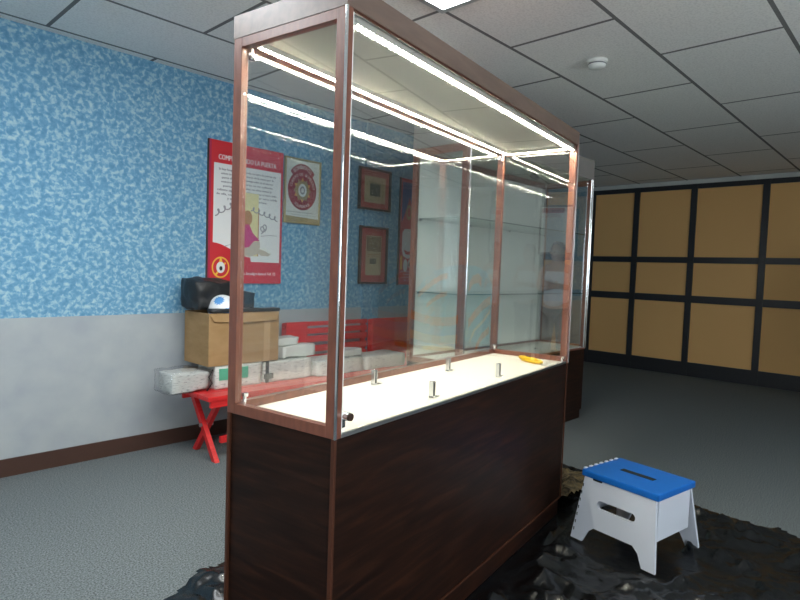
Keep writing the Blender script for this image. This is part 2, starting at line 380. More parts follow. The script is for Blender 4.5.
# glass
GT = .004
def pane(name, a, b, parent, g='glass'):
    o = MB().box(a, b, M[g]).build(name, parent); return o
pane('glass_pane', (PX + .002, .003, D(HB + .010)), (L_ - PX - .002, .003 + GT, D(H1 - .008)), case, 'front_glass')
pane('glass_pane', (PX + .002, W_ - .034, D(HB + .032)), (L_ - PX - .002, W_ - .034 + GT, D(H1 - RT - .001)), case)
pane('glass_pane', (.010, PY + .001, D(HB + .031)), (.010 + GT, W_ - PY - .001, D(H1 - RT - .001)), case)
pane('glass_pane', (L_ - .014, PY + .001, D(HB + .031)), (L_ - .010, W_ - PY - .001, D(H1 - RT - .001)), case)
for x0 in (PX,):
    MB().box((x0, .0005, D(HB + .010)), (x0 + .003, .008, D(H1 - .008)), M['glass_edge']).build('glass_edge', case)
# LED strips
def led_strip(a, b, h=.009):
    a, b = Vector(a), Vector(b); d = (b - a); n = int(d.length / .0167); al = d.normalized(); sd_ = Vector((-al.y, al.x, 0))
    prof = MB(); p = [a + sd_ * h, a - sd_ * h, b - sd_ * h, b + sd_ * h]; dz = Vector((0, 0, .016))
    prof.add(p + [q + dz for q in p], [(4, 5, 6, 7), (0, 1, 5, 4), (1, 2, 6, 5), (2, 3, 7, 6), (3, 0, 4, 7)], M['strip_body'])
    o = prof.build('led_profile', case, fixn=True)
    s = MB(); g = Vector((0, 0, -.0005)); s.add([q + g for q in p], [(0, 1, 2, 3)], M['led'])
    for i in range(n):
        c_ = a + al * (i + .5) * d.length / n; q = [c_ + al * .004 + sd_ * h, c_ - al * .004 + sd_ * h, c_ - al * .004 - sd_ * h, c_ + al * .004 - sd_ * h]
        s.add(q + [t - Vector((0, 0, .003)) for t in q], [(0, 1, 5, 4), (1, 2, 6, 5), (2, 3, 7, 6), (3, 0, 4, 7)], M['strip_body']); s.add([t - Vector((0, 0, .003)) for t in q], [(0, 1, 2, 3)], M['led'])
    return s.build('led_strip', o, fixn=False)
zl = D(H1 - .022)
led_strip((.06, .026, zl), (L_ - .04, .026, zl))
led_strip((.04, W_ - .064, zl), (L_ - .055, W_ - .064, zl), .0065)
led_strip((L_ - .048, .045, zl), (L_ - .048, W_ - .07, zl), .0065)
# pivot hinges in the corners of both glass doors
def pivot(x, y, z, s, big=False):
    m = MB(); r = .006
    sy = 1 if y < .2 else -1
    m.cyl((x, y + sy * .010, z), (x, y + sy * .010, z + s * .020), r, M['chrome']); m.box((x - .004, y - .001, z + s * .016), (x + .012, y + sy * .014, z + s * (.040 if big else .028)), M['chrome'], .002)
    if big:
        m.cyl((x + .004, y - .002, z + .048), (x + .004, y - .020, z + .048), .011, M['chrome']); m.cyl((x + .004, y - .020, z + .048), (x + .004, y - .026, z + .048), .010, M['dark_frame'])
    return m.build('pivot_hinge', case)
pivot(PX + .008, .004, D(HB + .008), 1, True); pivot(L_ - PX - .024, .004, D(HB + .008), 1)
pivot(PX + .010, .006, D(H1 - .006), -1); pivot(L_ - PX - .024, .006, D(H1 - .006), -1)
pivot(PX + .006, W_ - .030, D(HB + .030), 1); pivot(L_ - PX - .024, W_ - .030, D(HB + .030), 1)
pivot(PX + .006, W_ - .030, D(H1 - RT), -1); pivot(L_ - PX - .024, W_ - .030, D(H1 - RT), -1)

# four chrome glass clamps standing on the white floor panel
cl = thing('glass_clamp', 'upright chrome clamp on the white panel, nearest to the camera', 'clamp', (0, 0, 0), ROT, 'chrome clamps standing on the white panel of the display case')
m = MB(); m.box((-.009, -.008, .003), (-.0045, .008, .058), M['clamp'], .0008); m.box((.0045, -.008, .003), (.009, .008, .058), M['clamp'], .0008); m.box((-.009, -.008, .003), (.009, .008, .009), M['clamp'], .0008); m.box((-.0045, -.002, .009), (.0045, .002, .05), M['dark_metal'])
m.build('jaw', cl); m = MB().box((-.008, -.008, 0), (.040, .009, .003), M['clamp'], .0008); m.build('foot_plate', cl)
spots = [(.563, .062, 'upright chrome clamp by the front edge, nearer of the two in front'),
         (.594, .335, 'upright chrome clamp by the back glass, nearer of the two at the back'),
         (1.057, .289, 'upright chrome clamp by the back glass, farther of the two at the back'),
         (1.089, .068, 'upright chrome clamp by the front edge, nearest to the yellow knife')]
for i, (x, y, lb) in enumerate(spots):
    o = cl if i == 0 else copy_tree(cl); o.location = cw(x, y, HB + .0062); o['label'] = lb

# yellow knife
yk = thing('utility_knife', 'yellow curved utility knife at the far end of the white panel', 'knife', cw(1.575, .125, HB + .0065), ROT + math.radians(62))
pts = [(-.085 + .17 * i / 12, .012 * math.sin(PI * i / 12), .0145) for i in range(13)]
MB().tube(pts, lambda t: .0145 * (1 - .5 * abs(2 * t - 1) ** 3), M['yellow'], 10).build('handle', yk)
MB().box((-.02, .006, .028), (.02, .016, .031), M['black'], .001).build('slider', yk)

# ------------------------------------------------------------------ tall display case behind
TU0, TU1, TV0, TV1 = 1.955, 3.725, 1.102, 1.555
tc_ = thing('tall_display_case', 'taller glass display case with glass shelves and pale back panel, behind the lit one', 'display case', (TU0, TV0, 0), 0)
TL, TD = TU1 - TU0, TV1 - TV0; TB, T1, T2 = .60, 2.03, 2.19
MB().box((.004, .004, .075), (TL - .004, TD - .004, TB - .002), M['laminate'], .0015).build('cabinet_body', tc_)
MB().box((.012, .016, 0), (TL - .012, TD - .012, .073), M['laminate']).build('plinth', tc_)
e = MB().box((0, 0, TB - .002), (TL, TD, TB + .012), M['frame_wood'], .001); e.build('base_rail', tc_)
MB().box((.03, .02, TB + .012), (TL - .03, TD - .03, TB + .018), M['case_back']).build('floor_panel', tc_)
for (x, y) in ((0, 0), (0, TD - .035), (TL - .032, 0), (TL - .032, TD - .035)):
    MB().box((x, y, TB + .012), (x + .032, y + .035, T1), M['frame_wood'], .0015).build('post', tc_)
for (a, b) in (((.032, TD - .03), (TL - .032, TD - .005)), ((.004, .035), (.028, TD - .035)), ((TL - .028, .035), (TL - .004, TD - .035))):
    MB().box((a[0], a[1], T1 - .05), (b[0], b[1], T1), M['frame_wood']).build('top_rail', tc_)
    MB().box((a[0], a[1], TB + .012), (b[0], b[1], TB + .035), M['frame_wood']).build('bottom_rail', tc_)
MB().box((-.002, -.002, T1), (TL + .002, TD + .002, T2), M['tall_header'], .002).build('header', tc_)
MB().box((.03, .02, T1 - .006), (TL - .03, TD - .03, T1 - .0005), M['cream_panel']).build('ceiling_panel', tc_)
MB().box((.034, TD - .024, TB + .036), (TL - .034, TD - .014, T1 - .051), M['case_back']).build('back_panel', tc_)
for x in (-.002, TL + .002):
    MB().cyl((x + (.040 if x < 0 else -.04), -.004, TB + .012), (x + (.040 if x < 0 else -.04), -.004, T1), .007, M['chrome']).build('chrome_profile', tc_)
MB().box((TL - .052, TD - .040, TB + .03), (TL - .042, TD - .026, T1 - .006), M['brushed'], .001).build('shelf_track', tc_)
MB().cyl((TL - .010, -.004, TB + .012), (TL - .010, -.004, T1), .006, M['chrome']).build('chrome_profile', tc_)
for z in (1.07, 1.565):
    s = MB().box((.036, .03, z), (TL - .036, TD - .045, z + .006), M['shelf_glass']).build('glass_shelf', tc_)
    e = MB().box((.036, .026, z), (TL - .036, .0299, z + .006), M['glass_rim']); e.box((.036, TD - .0449, z), (TL - .036, TD - .042, z + .006), M['glass_rim']); e.build('shelf_edge', s)
    for x in (.05, .62, 1.15, TL - .06):
        MB().cyl((x, TD - .05, z - .006), (x, TD - .024, z - .006), .006, M['chrome'], 12).build('shelf_bracket', s)
pane('glass_pane', (.034, .006, TB + .014), (TL * .5, .010, T1 - .001), tc_); pane('glass_pane', (TL * .5 - .02, .012, TB + .014), (TL - .034, .016, T1 - .001), tc_)
pane('glass_pane', (.012, .036, TB + .036), (.016, TD - .036, T1 - .051), tc_); pane('glass_pane', (TL - .016, .036, TB + .036), (TL - .012, TD - .036, T1 - .051), tc_)
sp = MB().cyl((1.21, .24, T1 - .006), (1.21, .24, T1 - .03), .022, M['dark_metal']); sp.cyl((1.17, .24, T1 - .028), (1.25, .235, T1 - .036), .016, M['dark_metal']); sp.build('spotlight', tc_)
MB().lathe([(.02, 0), (.022, .004), (.015, .012), (.006, .02)], M['chrome']).build('door_stop', tc_, loc=(1.18, .14, TB + .018))

# ------------------------------------------------------------------ things on the back wall (x right, z up, -y towards viewer)
YW = V1 - .001
P = thing('safety_poster', 'large red and white safety poster headed about a door, hung left on the blue wall', 'poster', (1.035, YW, 1.080))
PW, PH = .605, .99
MB().box((0, -.018, 0), (PW, -.000, PH), M['red_print'], .001).build('board', P)
m = MB(); m.box((-.006, -.0185, -.001), (.0, 0, PH + .001), M['dark_frame']); m.box((0, -.0192, 0), (.014, -.018, PH), M['crimson']); m.build('edge_strip', P)
b = MB(); y = -.0195
wave = [(.035, .285)] + [(.035 + .30 * t, .285 - .095 * (t * t * (3 - 2 * t))) for t in [i / 10 for i in range(11)]] + [(.34, .158), (.585, .158), (.585, .835), (.035, .835)]
b.prism(wave[1:], .001, M['white_print'], y=-.0182)
b.prism([(.185, .20), (.395, .20), (.395, .655), (.185, .655)], .0004, M['door_yellow'], y=y)
for x in (.178, .392): b.prism([(x, .20), (x + .008, .20), (x + .008, .655 - (.1 if x > .3 else 0)), (x, .655 - (.13 if x < .3 else .1))], .0004, M['brown_ink'], y=y - .0004)
b.prism(ell(.305, .475, .038, .055), .0004, M['brown_ink'], y=y - .0009)
b.prism([(.23, .42), (.32, .43), (.35, .37), (.41, .315), (.36, .31), (.32, .265), (.23, .25)], .0004, M['magenta'], y=y - .001)
b.prism([(.24, .25), (.31, .262), (.36, .305), (.41, .31), (.415, .262), (.46, .262), (.51, .225), (.49, .205), (.43, .205), (.40, .22), (.33, .195), (.24, .2)], .0004, M['tan_ink'], y=y - .0006)
b.prism([(.40, .258), (.455, .272), (.505, .235), (.50, .222), (.45, .245)], .0003, M['emblem_paper'], y=y - .0012)
# curls of smoke round the door
def curl(pts, r=.006): b.tube([(x, y - .001, z) for x, z in pts], r, M['smoke_ink'], 5)
def squiggle(x0, z0, x1, z1, n, a):
    pts = []
    for i in range(n * 12 + 1):
        t = i / (n * 12); th_ = t * n * 2 * PI
        pts.append((x0 + (x1 - x0) * t + a * .7 * math.sin(th_), z0 + (z1 - z0) * t + a * (1 - math.cos(th_)) * .8))
    curl(pts, .0045)
squiggle(.05, .47, .19, .545, 3, .022); squiggle(.33, .53, .56, .47, 5, .020); squiggle(.42, .37, .46, .40, 2, .028)
b.tube([(.42, y - .001, .35), (.50, y - .001, .362), (.56, y - .001, .36)], .0018, M['smoke_ink'], 4); b.tube([(.12, y - .001, .26), (.18, y - .001, .28), (.20, y - .001, .27)], .0018, M['smoke_ink'], 4)
b.build('picture', P, fixn=True)
t = MB(); text(t, 'COMPROBANDO LA PUERTA', .305, .862, .050, M['white_print'], -.0186, .475, bold=.0008); t.build('heading', P)
t = MB()
for i, s in enumerate(['Si hay fuego en la vivienda, no abra la puerta sin', 'antes tocarla con el dorso de la mano por la', 'parte de arriba, y compruebe si el marco', 'entorno a la puerta se ve caliente.', 'puerta vapor o humo, no abra nunca la', 'caliente significa que el fuego esta al otro lado', 'de ella, con lo que debe buscar otra salida', 'y esperar junto a una ventana.']):
    text(t, s, .305, .790 - i * .0285, .022, M['ink'], -.0194, [.47, .43, .42, .43, .40, .49, .50, .33][i], bold=.0006)
t.build('body_text', P)
t = MB(); text(t, 'Bomberos. En peligro llama al Telf. 112', .375, .062, .030, M['white_print'], -.0186, .36, bold=.0005); t.build('caption', P)
g = MB(); ring(g, .098, .112, .058, .068, M['gold_ink'], -.0196, asp=1.1); g.prism(ell(.098, .112, .033, .040), .0008, M['white_print'], y=-.0188)
g.prism([(.085, .15), (.111, .15), (.103, .178), (.093, .178)], .0008, M['gold_ink'], y=-.019); g.prism([(.05, .058), (.062, .050), (.14, .14), (.132, .150)], .0006, M['gold_ink'], y=-.0186)
g.prism(ell(.100, .105, .012, .016), .0005, M['black'], y=-.0197); g.build('round_logo', P)

Q = thing('framed_emblem', 'gold framed red shield emblem on pale paper, beside the safety poster', 'framed picture', (1.657, YW, 1.552))
QW, QH = .348, .505
def frame_of(Wd, Hd, t_, d, m, par, name='frame'):
    f = MB()
    f.box((0, -d, 0), (t_, 0, Hd), m, .002); f.box((Wd - t_, -d, 0), (Wd, 0, Hd), m, .002); f.box((t_, -d, 0), (Wd - t_, 0, t_), m, .002); f.box((t_, -d, Hd - t_), (Wd - t_, 0, Hd), m, .002)
    return f.build(name, par)
frame_of(QW, QH, .013, .022, M['gold_frame'], Q)
MB().box((.012, -.010, .012), (QW - .012, -.001, QH - .012), M['emblem_paper']).build('paper', Q)
g = MB(); g.prism([(.013, .013), (QW - .013, .013), (QW - .013, .046), (.013, .058)], .001, M['gold_mat'], y=-.0101)
cx, cz = .172, .262
sh = ell(cx, cz, .138, .150, 40, math.radians(-215 + 360), math.radians(-215 + 360 + 250)) if False else ell(cx, cz, .138, .155, 44)
g.prism(sh, .0008, M['emblem_red'], y=-.0102)
# rocker above
rk = [(cx + .150 * math.cos(a), cz + .015 + .190 * math.sin(a)) for a in [math.radians(140 - 100 * i / 14) for i in range(15)]] + [(cx + .112 * math.cos(a), cz + .01 + .145 * math.sin(a)) for a in [math.radians(40 + 100 * i / 14) for i in range(15)]]
g.prism(rk, .0012, M['emblem_red'], y=-.0103); 
g.build('emblem', Q)
g = MB(); g.prism(ell(cx, cz, .070, .078), .0004, M['gold_mat'], y=-.0112)
for i in range(12):
    a = i * PI / 6; g.prism([(cx + .065 * math.cos(a - .2), cz + .07 * math.sin(a - .2)), (cx + .088 * math.cos(a), cz + .098 * math.sin(a)), (cx + .065 * math.cos(a + .2), cz + .07 * math.sin(a + .2))], .0004, M['gold_ink'] if i % 2 else M['gold_mat'], y=-.0112)
g.prism(ell(cx, cz, .040, .050), .0004, M['white_print'], y=-.0118); g.prism(ell(cx, cz, .024, .032), .0004, M['smoke_ink'], y=-.0124); g.prism(ell(cx, cz, .013, .018), .0004, M['white_print'], y=-.013)
g.build('star', Q)
g = MB(); arc_text(g, 'BOMBEROS', cx, cz + .012, .131, 132, 48, .040, M['emblem_grey'], -.0118, asp=1.28); arc_text(g, 'CUERPO DE BOMBEROS', cx, cz, .113, 170, 5, .032, M['emblem_grey'], -.0118, asp=1.1)
arc_text(g, 'VOLUNTARIOS', cx, cz, .113, 232, 308, .032, M['emblem_grey'], -.0118, True, asp=1.12); text(g, 'Cuerpo de Bomberos Voluntarios', cx - .02, .085, .017, M['ink'], -.0104, .25); text(g, 'Agradecimiento por su colaboracion', cx + .02, .066, .012, M['smoke_ink'], -.0104, .24)
g.build('lettering', Q)
pane('cover_glass', (.013, -.0165, .013), (QW - .013, -.0150, QH - .013), Q)

def print_frame(u, z, Wd, Hd, label, portrait):
    F = thing('framed_print', label, 'framed picture', (u, YW, z), 0, 'dark framed prints with red mounts')
    frame_of(Wd, Hd, .017, .026, M['dark_frame'], F)
    MB().box((.016, -.008, .016), (Wd - .016, -.001, Hd - .016), M['red_mat']).build('mount', F)
    g = MB()
    if portrait:
        g.prism([(.08, .075), (Wd - .07, .075), (Wd - .07, Hd - .08), (.08, Hd - .08)], .001, M['sepia'], y=-.0082)
        g.prism([(.09, Hd - .22), (Wd - .08, Hd - .22), (Wd - .08, Hd - .09), (.09, Hd - .09)], .0005, M['sepia_photo'], y=-.0094)
        g.prism([(.13, Hd - .33), (.21, Hd - .33), (.21, Hd - .28), (.13, Hd - .28)], .0005, M['photo_grey'], y=-.0094)
        for i in range(2): g.prism([(.10, Hd - .248 - i * .02), (Wd - .09, Hd - .248 - i * .02), (Wd - .09, Hd - .243 - i * .02), (.10, Hd - .243 - i * .02)], .0004, M['brown_ink'], y=-.0094)
    else:
        g.prism([(.07, .065), (Wd - .06, .065), (Wd - .06, Hd - .068), (.07, Hd - .068)], .001, M['sepia'], y=-.0082)
        g.prism([(.135, .125), (Wd - .125, .125), (Wd - .125, Hd - .13), (.135, Hd - .13)], .0005, M['photo_grey'], y=-.0094)
    g.build('picture', F); pane('cover_glass', (.018, -.0165, .018), (Wd - .018, -.0150, Hd - .018), F)
    return F
print_frame(2.405, 1.732, .385, .362, 'upper dark framed print with red mount and small grey photo', False)
print_frame(2.432, 1.086, .340, .505, 'lower dark framed print with red mount and tall yellowed page', True)
# those two hang on the pilaster's edge: keep them proud of it
for o in list(SC.objects):
    if o.name.startswith('framed_print'): o.location.y = V1 - .023

B = thing('wall_banner', 'narrow red and navy vertical sign with a white patch, right of the framed prints', 'sign', (2.955, YW, 1.080))
BW, BH = .24, .99
MB().box((0, -.012, 0), (BW, 0, BH), M['red_print'], .001).build('board', B); MB().box((-.012, -.016, -.004), (0, 0, BH + .004), M['dark_frame']).build('edge_strip', B)
g = MB(); g.prism([(.02, .58), (.02, .955), (BW - .01, .955), (BW - .01, .60), (.15, .72), (.10, .74)], .0006, M['banner_blue'], y=-.0121)
g.prism([(.05, .64), (.10, .76), (.12, .82), (.15, .75), (.19, .64)], .0006, M['red_print'], y=-.0128)
g.prism(ell(.115, .68, .038, .075, 8), .0006, M['gold_mat'], y=-.0135); g.prism(ell(.115, .68, .022, .045, 8), .0006, M['red_print'], y=-.0142); g.prism(ell(.19, .87, .03, .035, 8), .0006, M['gold_mat'], y=-.0128)
# plain white patch with dark blotches (generic)
g.prism([(.035, .33), (.055, .27), (.11, .245), (.17, .255), (.205, .30), (.21, .50), (.17, .525), (.07, .525), (.035, .49)], .0006, M['white_print'], y=-.0121)
g.prism(ell(.09, .18, .03, .06), .0006, M['white_print'], y=-.0121); g.prism([(.02, .14), (.045, .14), (.045, .27), (.02, .27)], .0006, M['gold_ink'], y=-.0121)
g.prism(ell(.16, .20, .035, .045), .0006, M['white_print'], y=-.0121); g.prism(ell(.15, .19, .016, .02), .0004, M['black'], y=-.0128)
g.prism([(.06, .33), (.12, .31), (.18, .33), (.15, .285), (.09, .285)], .0004, M['red_print'], y=-.0128)
g.build('picture', B)
t = MB()
for i, s in enumerate(['EN FUEGO NO', 'TE PARES', 'CORRE FUERA', 'DEL 1, 2']): text(t, s, .115, .115 - i * .027, .022, M['white_print'], -.0123, [.15, .11, .13, .08][i])
t.build('lettering', B)

# ------------------------------------------------------------------ red benches
bn = thing('wooden_bench', 'low red wooden bench with crossed legs, piled with bundles and a carton', 'bench', (.76, 2.05, 0))
BLn = 2.25; bz = .415
def plank(a, b, name, par, m='red_paint'): return MB().box(a, b, M[m], .004).build(name, par)
sk = MB()
for i in range(3): sk.box((0, i * .132, bz - .028), (BLn, i * .132 + .125, bz), M['red_paint'], .004)
sk.build('seat', bn)
MB().box((.02, .006, bz - .07), (BLn - .02, .028, bz - .028), M['red_paint'], .003).build('apron', bn); MB().box((.02, .360, bz - .07), (BLn - .02, .382, bz - .028), M['red_paint'], .003).build('apron', bn)
def leg_bar(x, y0, y1, z1, w_=.05, t_=.03):
    dy, dz = y1 - y0, z1; n = Vector((0, dz, -dy)).normalized() * w_ / 2
    p = [Vector((0, y0, 0)) - Vector((0, n.y, 0)) * 1.1, Vector((0, y0, 0)) + Vector((0, n.y, 0)) * 1.1, Vector((0, y1, z1)) + Vector((0, n.y, 0)) * 1.1, Vector((0, y1, z1)) - Vector((0, n.y, 0)) * 1.1]
    vs = [q + Vector((x, 0, 0)) for q in p] + [q + Vector((x + t_, 0, 0)) for q in p]
    return MB().add(vs, [(0, 1, 2, 3), (7, 6, 5, 4), (0, 4, 5, 1), (1, 5, 6, 2), (2, 6, 7, 3), (3, 7, 4, 0)], M['red_paint']).build('leg', bn, fixn=True)
for x in (.06, BLn - .14):
    leg_bar(x, .035, .34, bz - .03); leg_bar(x + .034, .35, .05, bz - .03)
    MB().cyl((x - .012, .19, .2), (x + .075, .19, .2), .012, M['brushed'], 12).build('pivot_bolt', bn)
MB().box((.124, .06, .10), (BLn - .17, .09, .14), M['red_paint'], .003).build('stretcher', bn)

def slat_back(u, label, x0, Lw, solid):
    t = thing('slatted_bench', label, 'bench', (u, 2.47 if u < 2 else 2.445, 0), 0, 'red slatted benches along the wall')
    m_ = 'red_slat'
    MB().box((0, .0, .30), (Lw, .034, .33), M['red_paint'], .004).build('seat', t)
    k = 0
    for z0, z1 in ((.752, .785), (.690, .733), (.622, .672), (.545, .595), (.455, .520)):
        MB().box((0, .035, z0), (Lw, .055, z1), M['red_paint'], .003).build('slat', t)
    for a, b_ in solid: MB().box((a, .012, .0), (b_, .034, .79), M['red_paint'], .003).build('upright_board', t)
    for a in (0.0, Lw - .05): MB().box((a, .056, 0), (a + .05, .075, .78), M['red_paint'], .003).build('leg', t)
    return t
slat_back(1.62, 'red slatted bench back against the wall, right behind the carton', 0, .86, [(.0, .20)])
slat_back(2.50, 'red slatted bench back against the wall, below the framed prints', 0, .98, [(0, .48)])

# bundles of newspapers on the bench
def bundle(u0, v0, u1, v1, z0, z1, label, seed, green=False, strap=None):
    t = thing('newspaper_bundle', label, 'newspapers', ((u0 + u1) / 2, (v0 + v1) / 2, z0), 0, 'newspaper bundles on the red bench')
    w2, d2, h_ = (u1 - u0) / 2, (v1 - v0) / 2, z1 - z0
    pillow((-w2, -d2, 0), (w2, d2, h_), M['news'], seed, .006, .07, 8).build('paper_stack', t)
    if green: MB().box((-.145, -d2 - .005, h_ * .38), (.065, -d2 + .004, h_ * .88), M['green_ink'], .001).build('green_label', t)
    if strap is not None:
        s = MB(); s.box((strap, -d2 - .006, .002), (strap + .022, -d2 + .003, h_ + .006), M['black']); s.box((strap, -d2, h_ - .002), (strap + .022, d2, h_ + .005), M['black']); s.box((strap - .015, -d2 - .014, h_ * .2), (strap + .055, -d2 - .003, h_ * .45), M['black'], .003); s.build('strap', t)
    return t
ZB = bz + .001
bundle(.895, 2.22, 1.24, 2.44, ZB, .565, 'newspaper bundle with a green label, under the carton', 1, green=True)
bundle(1.26, 2.22, 1.66, 2.44, ZB, .560, 'newspaper bundle with black strap, right of the green label', 2, strap=-.19)
bundle(1.68, 2.18, 2.14, 2.41, ZB, .530, 'newspaper bundle in the middle of the bench, past the strapped one', 3)
bundle(2.16, 2.18, 2.62, 2.41, ZB, .520, 'newspaper bundle farthest to the right on the bench', 4)
def lump(name, u, v, z, sz, label, cat, seed, m='paper', grp=None, amp=.012, rz=0, rnd=.25):
    o = pillow((-sz[0] / 2, -sz[1] / 2, 0), (sz[0] / 2, sz[1] / 2, sz[2]), M[m], seed, amp, rnd, 8).build(name, loc=(u, v, z), rotz=rz); return tag(o, label, cat, grp)
lump('paper_bundle', 1.575, 2.34, .562, (.31, .16, .085), 'crumpled white paper bundle on the newspapers, lower and larger one', 'paper', 11, rz=.1, rnd=.12)
lump('paper_bundle', 1.50, 2.35, .648, (.18, .13, .055), 'smaller white paper bundle on top of the larger one', 'paper', 12, rz=-.1, rnd=.12)
lump('folded_paper', 2.06, 2.28, .536, (.19, .14, .05), 'crumpled white sheet of paper behind the near corner post', 'paper', 13, rnd=.1)
# clear plastic sack at the left end of the bench
ps = thing('plastic_sack', 'clear plastic sack of papers at the left end of the red bench', 'bag', (.745, 2.33, ZB))
pillow((-.115, -.09, .004), (.115, .09, .125), M['news'], 21, .014, .16, 9).build('contents', ps)
pillow((-.14, -.105, 0), (.13, .105, .14), M['clear_plastic'], 21, .016, .16, 9).build('film', ps)
s = MB(); s.tube([(.09, -.12, .004), (.12, -.13, .05), (.10, -.125, .09), (.13, -.12, .135)], .005, M['black'], 6); s.build('cord', ps)

# carton
cb = thing('cardboard_box', 'large open brown cardboard carton on the newspaper bundles', 'box', (.845, 2.215, .568))
cwid, cdep, ch = .52, .32, .335
f = MB(); f.box((0, 0, 0), (cwid, .006, ch), M['cardboard'], .001); f.box((0, cdep - .006, 0), (cwid, cdep, ch), M['cardboard']); f.box((0, .006, 0), (.006, cdep - .006, ch), M['cardboard']); f.box((cwid - .006, .006, 0), (cwid, cdep - .006, ch), M['cardboard']); f.box((.006, .006, 0), (cwid - .006, cdep - .006, .006), M['cardboard'])
f.build('carton_body', cb)
fl = MB(); fl.add([(.0, -.001, ch), (cwid, -.001, ch), (cwid - .03, -.016, ch - .055), (.26, -.020, ch - .062), (.03, -.014, ch - .05), (0, .003, ch + .002), (cwid, .003, ch + .002)], [(0, 4, 3, 2, 1), (5, 0, 1, 6)], M['cardboard']); fl.build('flap', cb)
MB().box((.40, -.0015, 0), (.45, -.0005, ch - .06), M['cardboard_in']).build('tape', cb)
# black bag in the carton, ball resting in it
bg = pillow((-.222, -.125, .01), (.215, .125, .245), M['black_cloth'], 31, .02, .12, 10, freq=5)
pillow((-.30, -.06, .335), (.02, .145, .535), M['black_cloth'], 32, .03, .3, 9, freq=6, mb=bg)
pillow((-.25, -.17, .328), (.262, -.10, .352), M['black_cloth'], 33, .006, .1, 8, freq=6, mb=bg)
pillow((.0, .05, .33), (.20, .14, .45), M['black_cloth'], 34, .02, .3, 8, freq=6, mb=bg)
tag(bg.build('black_bag', loc=(1.105, 2.375, .58)), 'black nylon bag bulging out of the cardboard carton', 'bag')
bl = MB(); bm = bmesh.new(); bmesh.ops.create_icosphere(bm, subdivisions=4, radius=.092); bm.verts.index_update()
cent = [Vector(v).normalized() for v in [(0, 1, 1.618), (0, -1, 1.618), (0, 1, -1.618), (0, -1, -1.618), (1, 1.618, 0), (-1, 1.618, 0), (1, -1.618, 0), (-1, -1.618, 0), (1.618, 0, 1), (-1.618, 0, 1), (1.618, 0, -1), (-1.618, 0, -1)]]
vs = [v.co.copy() for v in bm.verts]
fb, fw_ = [], []
for f_ in bm.faces:
    c_ = f_.calc_center_median().normalized(); (fb if max(c_.dot(q) for q in cent) > .945 else fw_).append([v.index for v in f_.verts])
bm.free(); bl.add(vs, fw_, M['ball_white'], True); bl.add(vs, fb, M['ball_blue'], True)
o = bl.build('ball', loc=(.985, 2.305, .925)); o.rotation_euler = (.35, .2, .5); tag(o, 'white ball with blue patches lying in the cardboard carton', 'ball')

# ------------------------------------------------------------------ floor clutter on the right
def crumpled(name, poly_test, x0, x1, y0, y1, step, amp, m, seed, base=.002, flat=None):
    nx, ny = int((x1 - x0) / step), int((y1 - y0) / step); vs, idx, fs = [], {}, []
    for i in range(nx + 1):
        for j in range(ny + 1):
            x, y_ = x0 + i * step, y0 + j * step
            if not poly_test(x, y_): continue
            q = Vector((x * 3.1 + seed, y_ * 3.1, seed * .7))
            h = 0; a = 1; fq = 1
            for k in range(4):
                h += a * (1 - abs(noise.noise(q * fq)) * 2.6); a *= .5; fq *= 2.1
            h = max(0, h) / 1.9
            w_ = flat(x, y_) if flat else 1
            idx[(i, j)] = len(vs); j_ = noise.noise_vector(q * 5) * step * .25
            vs.append((x + j_.x, y_ + j_.y, base + amp * h * h * w_))
    for i in range(nx):
        for j in range(ny):
            k = [(i, j), (i + 1, j), (i + 1, j + 1), (i, j + 1)]
            if all(t in idx for t in k):
                a_ = [idx[t] for t in k]; fs += [(a_[0], a_[1], a_[2]), (a_[0], a_[2], a_[3])] if (i + j) % 2 else [(a_[0], a_[1], a_[3]), (a_[1], a_[2], a_[3])]
    return MB().add(vs, fs, m, True).build(name, loc=(0, 0, 0), rotz=ROT)
def flat(x, y_):
    dx = max(-x, x - L_, 0); dy = max(-y_, y_ - W_, 0); d = math.hypot(dx, dy)
    if 1.36 < x < 2.0 and -.58 < y_ < -.06: return .05
    return min(1, max(0, (d - .012) / .06)) * (.3 if x < .2 and y_ > -.3 else 1)
def inside(x, y_):
    e_ = .05 * noise.noise(Vector((x * 4, y_ * 4, 1)))
    if x < 0: return y_ < .90 + e_ * .5 - .25 * abs(x + .1) and x > -.75 + e_
    return y_ > -1.25 and x < 2.50 + e_ - .35 * max(0, -y_ - .2) and y_ < (.90 if x < .5 else .36) + e_
o = crumpled('plastic_sheet', inside, -.8, 2.6, -1.25, 1.05, .013, .062, M['bin_liner'], 3.3, flat=flat)
tag(o, 'shiny black crumpled plastic sheet spread under the lit display case', 'plastic sheet')
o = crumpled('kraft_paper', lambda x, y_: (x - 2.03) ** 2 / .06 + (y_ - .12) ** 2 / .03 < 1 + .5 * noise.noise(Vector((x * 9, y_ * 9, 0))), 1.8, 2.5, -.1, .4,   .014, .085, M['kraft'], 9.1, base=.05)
tag(o, 'crumpled tan wrapping paper on the black plastic behind the step stool', 'paper')

